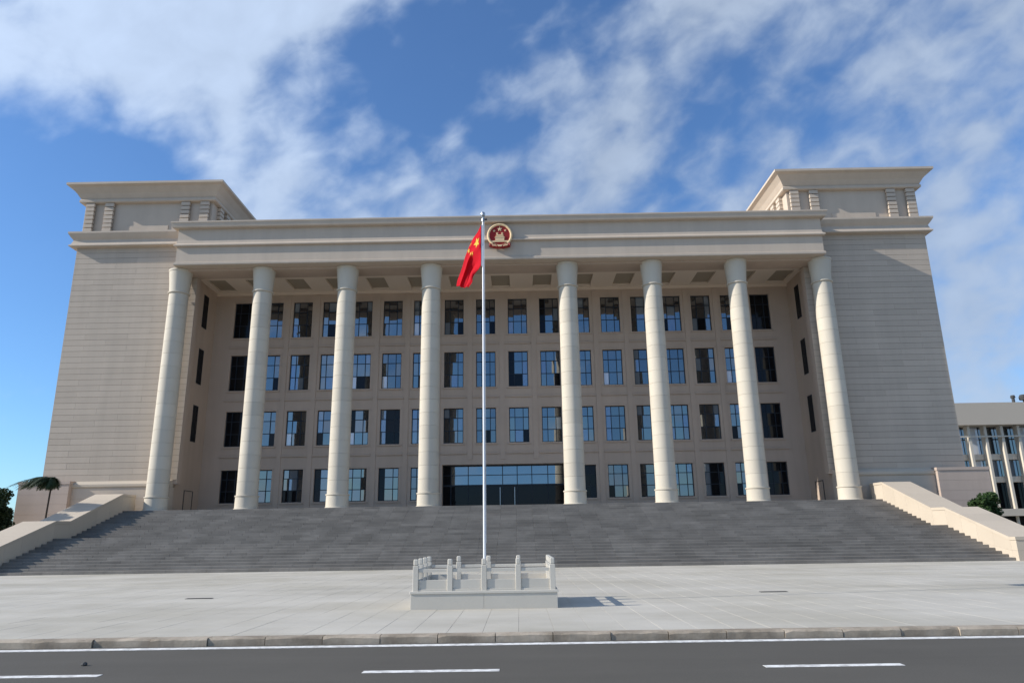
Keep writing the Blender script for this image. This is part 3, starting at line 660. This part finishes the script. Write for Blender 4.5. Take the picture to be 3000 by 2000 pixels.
# ------------------------------------------------------------------ plants
def leaves(mb, c, rx, ry, rz, n, size, rnd, droop=0.0, hollow=0.35):
    for _ in range(n):
        while True:
            d = Vector((rnd.uniform(-1,1), rnd.uniform(-1,1), rnd.uniform(-1,1)))
            if hollow < d.length < 1: break
        p = Vector((c[0]+d.x*rx, c[1]+d.y*ry, c[2]+d.z*rz))
        a = Vector((rnd.gauss(0,1), rnd.gauss(0,1), rnd.gauss(0,0.6)-droop)).normalized(); b_ = a.cross(Vector((rnd.gauss(0,1), rnd.gauss(0,1), rnd.gauss(0,1)))).normalized()
        s_ = size*rnd.uniform(0.6, 1.3); b_ = b_*s_*0.32
        mb.add([p-a*s_*0.5, p+b_, p+a*s_*0.5, p-b_], [(0,1,2,3)])
def tree(name, label, cat, base, h, blobs, lm, n, size, seed, tr=0.09, group=None):
    rnd = random.Random(seed); t = empty(name, base); tag(t, label, cat, group)
    tk = MB().tube([(0,0,0),(0.05,0.02,h*0.35),(-0.03,0.05,h*0.7),(0.02,0,h)], [tr,tr*0.8,tr*0.6,tr*0.3], 9)
    for (x, y, z, rx, ry, rz) in blobs:
        tk.tube([(0,0,h*0.45),(x*0.5,y*0.5,(h*0.45+z)/2),(x,y,z)], [tr*0.5,tr*0.35,tr*0.15], 6)
    tk.build('trunk', 'bark', t)
    cr = MB(); tot = sum(b_[3]*b_[4]*b_[5] for b_ in blobs)
    for (x, y, z, rx, ry, rz) in blobs: leaves(cr, (x,y,z), rx, ry, rz, int(n*rx*ry*rz/tot), size, rnd)
    cr.build('crown', lm, t)
    return t
def rblobs(seed, n, cx, cz, sx, sz, r0, r1):
    q = random.Random(seed); out = []
    for _ in range(n):
        r_ = q.uniform(r0, r1); out.append((cx+q.uniform(-sx,sx), q.uniform(-sx,sx), cz+q.uniform(-sz,sz), r_, r_, r_*0.85))
    return out
tree('broadleaf_tree', 'small bright green tree outside the sunlit cheek wall', 'tree', (31.9,49,0.11), 3.4, rblobs(3,16,0,3.05,0.62,0.62,0.28,0.5), 'leaf', 5200, 0.17, 3)
tree('dark_evergreen', 'tall dark evergreen tree cut by the left edge of the frame', 'tree', (-32.35,45.0,0.11), 6.2, rblobs(8,34,0,3.6,0.6,2.3,0.4,0.7), 'dleaf', 11000, 0.2, 8, group='dark trees at the left edge')
tree('rounded_shrub', 'dark rounded shrub behind the tall evergreen near the tower base', 'shrub', (-34.6,50.5,0.11), 4.6, rblobs(14,20,0,3.7,0.75,1.3,0.45,0.75), 'dleaf', 8000, 0.2, 14, group='dark trees at the left edge')
# palm with drooping fronds
pt = empty('palm_tree', (-29.05, 47.2, 0.11)); tag(pt, 'slim palm with drooping dark fronds leaning over the left cheek wall', 'palm')
pts = [(0,0,0),(0.02,0,1.5),(0.06,0,3.8),(0.12,0,5.55)]
MB().tube(pts, [0.09,0.065,0.055,0.05], 10).build('trunk', 'bark', pt, True)
rp2 = random.Random(4); crown_c = Vector((0.12,0,5.58)); nf = 46
for k in range(nf):
    a = 2*math.pi*k/nf+rp2.uniform(-0.2,0.2); L = rp2.uniform(1.2,2.3)
    wind = Vector((-0.62, 0.0, 0)); d = (Vector((math.cos(a), math.sin(a), 0))*0.55+wind*rp2.uniform(0.6,1.4)); lift = rp2.uniform(0.2,0.9)
    fr = MB(); prev = None; side = Vector((-d.y, d.x, 0)).normalized() if d.length > 0.05 else Vector((1,0,0))
    def fpnt(t): return crown_c+d*L*t+Vector((0,0,lift*t-(lift+0.75)*t*t*0.95))
    fr.tube([fpnt(i/7) for i in range(8)], [0.014-0.0015*i for i in range(8)], 5)
    for i in range(1, 36):
        t = i/36; p = fpnt(t); fwd = (fpnt(t+0.03)-fpnt(t)).normalized(); ll = 0.45*math.sin(math.pi*min(t*0.9+0.12,1))+0.04
        for sg in (-1, 1):
            tip = p+side*sg*ll*0.75+fwd*ll*0.5+Vector((0,0,-ll*rp2.uniform(0.25,0.6)))
            fr.add([p-fwd*0.03, p+fwd*0.03, tip], [(0,1,2)])
    fr.build('frond', 'dleaf', pt)

# ------------------------------------------------------------------ office block on the right
ob = empty('office_building', (66, 90, 0)); tag(ob, 'pale modern office block with white vertical fins and a wide roof band', 'building')
def opart(mb, name, m, parent=None): mb.v = [(x-66, y-90, z) for x, y, z in mb.v]; return mb.build(name, m, parent or ob)
OX0, OX1 = 54.5, 84.0
opart(MB().box(OX0,OX1,89.6,112,14.1,16.85), 'roof_band', 'office')
opart(MB().box(OX0+0.5,OX1-0.5,92.2,111,0.1,14.1), 'rear_wall', 'dark')
opart(MB().box(OX0,OX1,89.8,92.3,3.15,3.98), 'floor_slab', 'office')
for z in (7.55, 10.3): opart(MB().box(OX0,OX1,91.2,92.1,z-0.35,z+0.35), 'spandrel', 'white')
opart(MB().box(OX0,OX1,90.15,90.3,12.65,12.8), 'rail', 'white')
k = 0; x = 55.13
while x < OX1-0.3:
    fn = opart(MB().cbox(x-0.16,x+0.16,90.3,91.15,3.985,14.08,0.01), 'fin', 'white')
    for z0, z1 in ((4.0,7.18),(7.92,9.93),(10.67,14.08)):
        w_ = opart(MB().box(x+0.02,x+2.03,91.9,91.95,z0,z1), 'window', 'frame')
        for i in range(2):
            opart(MB().box(x+0.06+i*0.99,x+1.01+i*0.99,91.87,91.899,z0+0.05,z1-0.05), 'pane', random.choice(['glass','glass','glass2','curtain','blind' if z0 > 7 else 'gdark']) if z0 > 5 else 'gdark', w_)
    x += 2.05; k += 1
for x in (57.5, 61.5, 65.5, 69.5, 73.5): opart(MB().lathe([(0.18,0.1),(0.18,3.15)], 14, x, 90.8), 'pillar', 'white')
for x in (63.9, 65.2): opart(MB().lathe([(0.12,16.85),(0.12,17.3),(0.45,17.35),(0.5,17.7),(0.35,18.0),(0.05,18.05)] if x > 65 else [(0.18,16.85),(0.18,17.6),(0.3,17.65),(0.22,17.95)], 12, x, 91.0), 'roof_vent', 'iron')
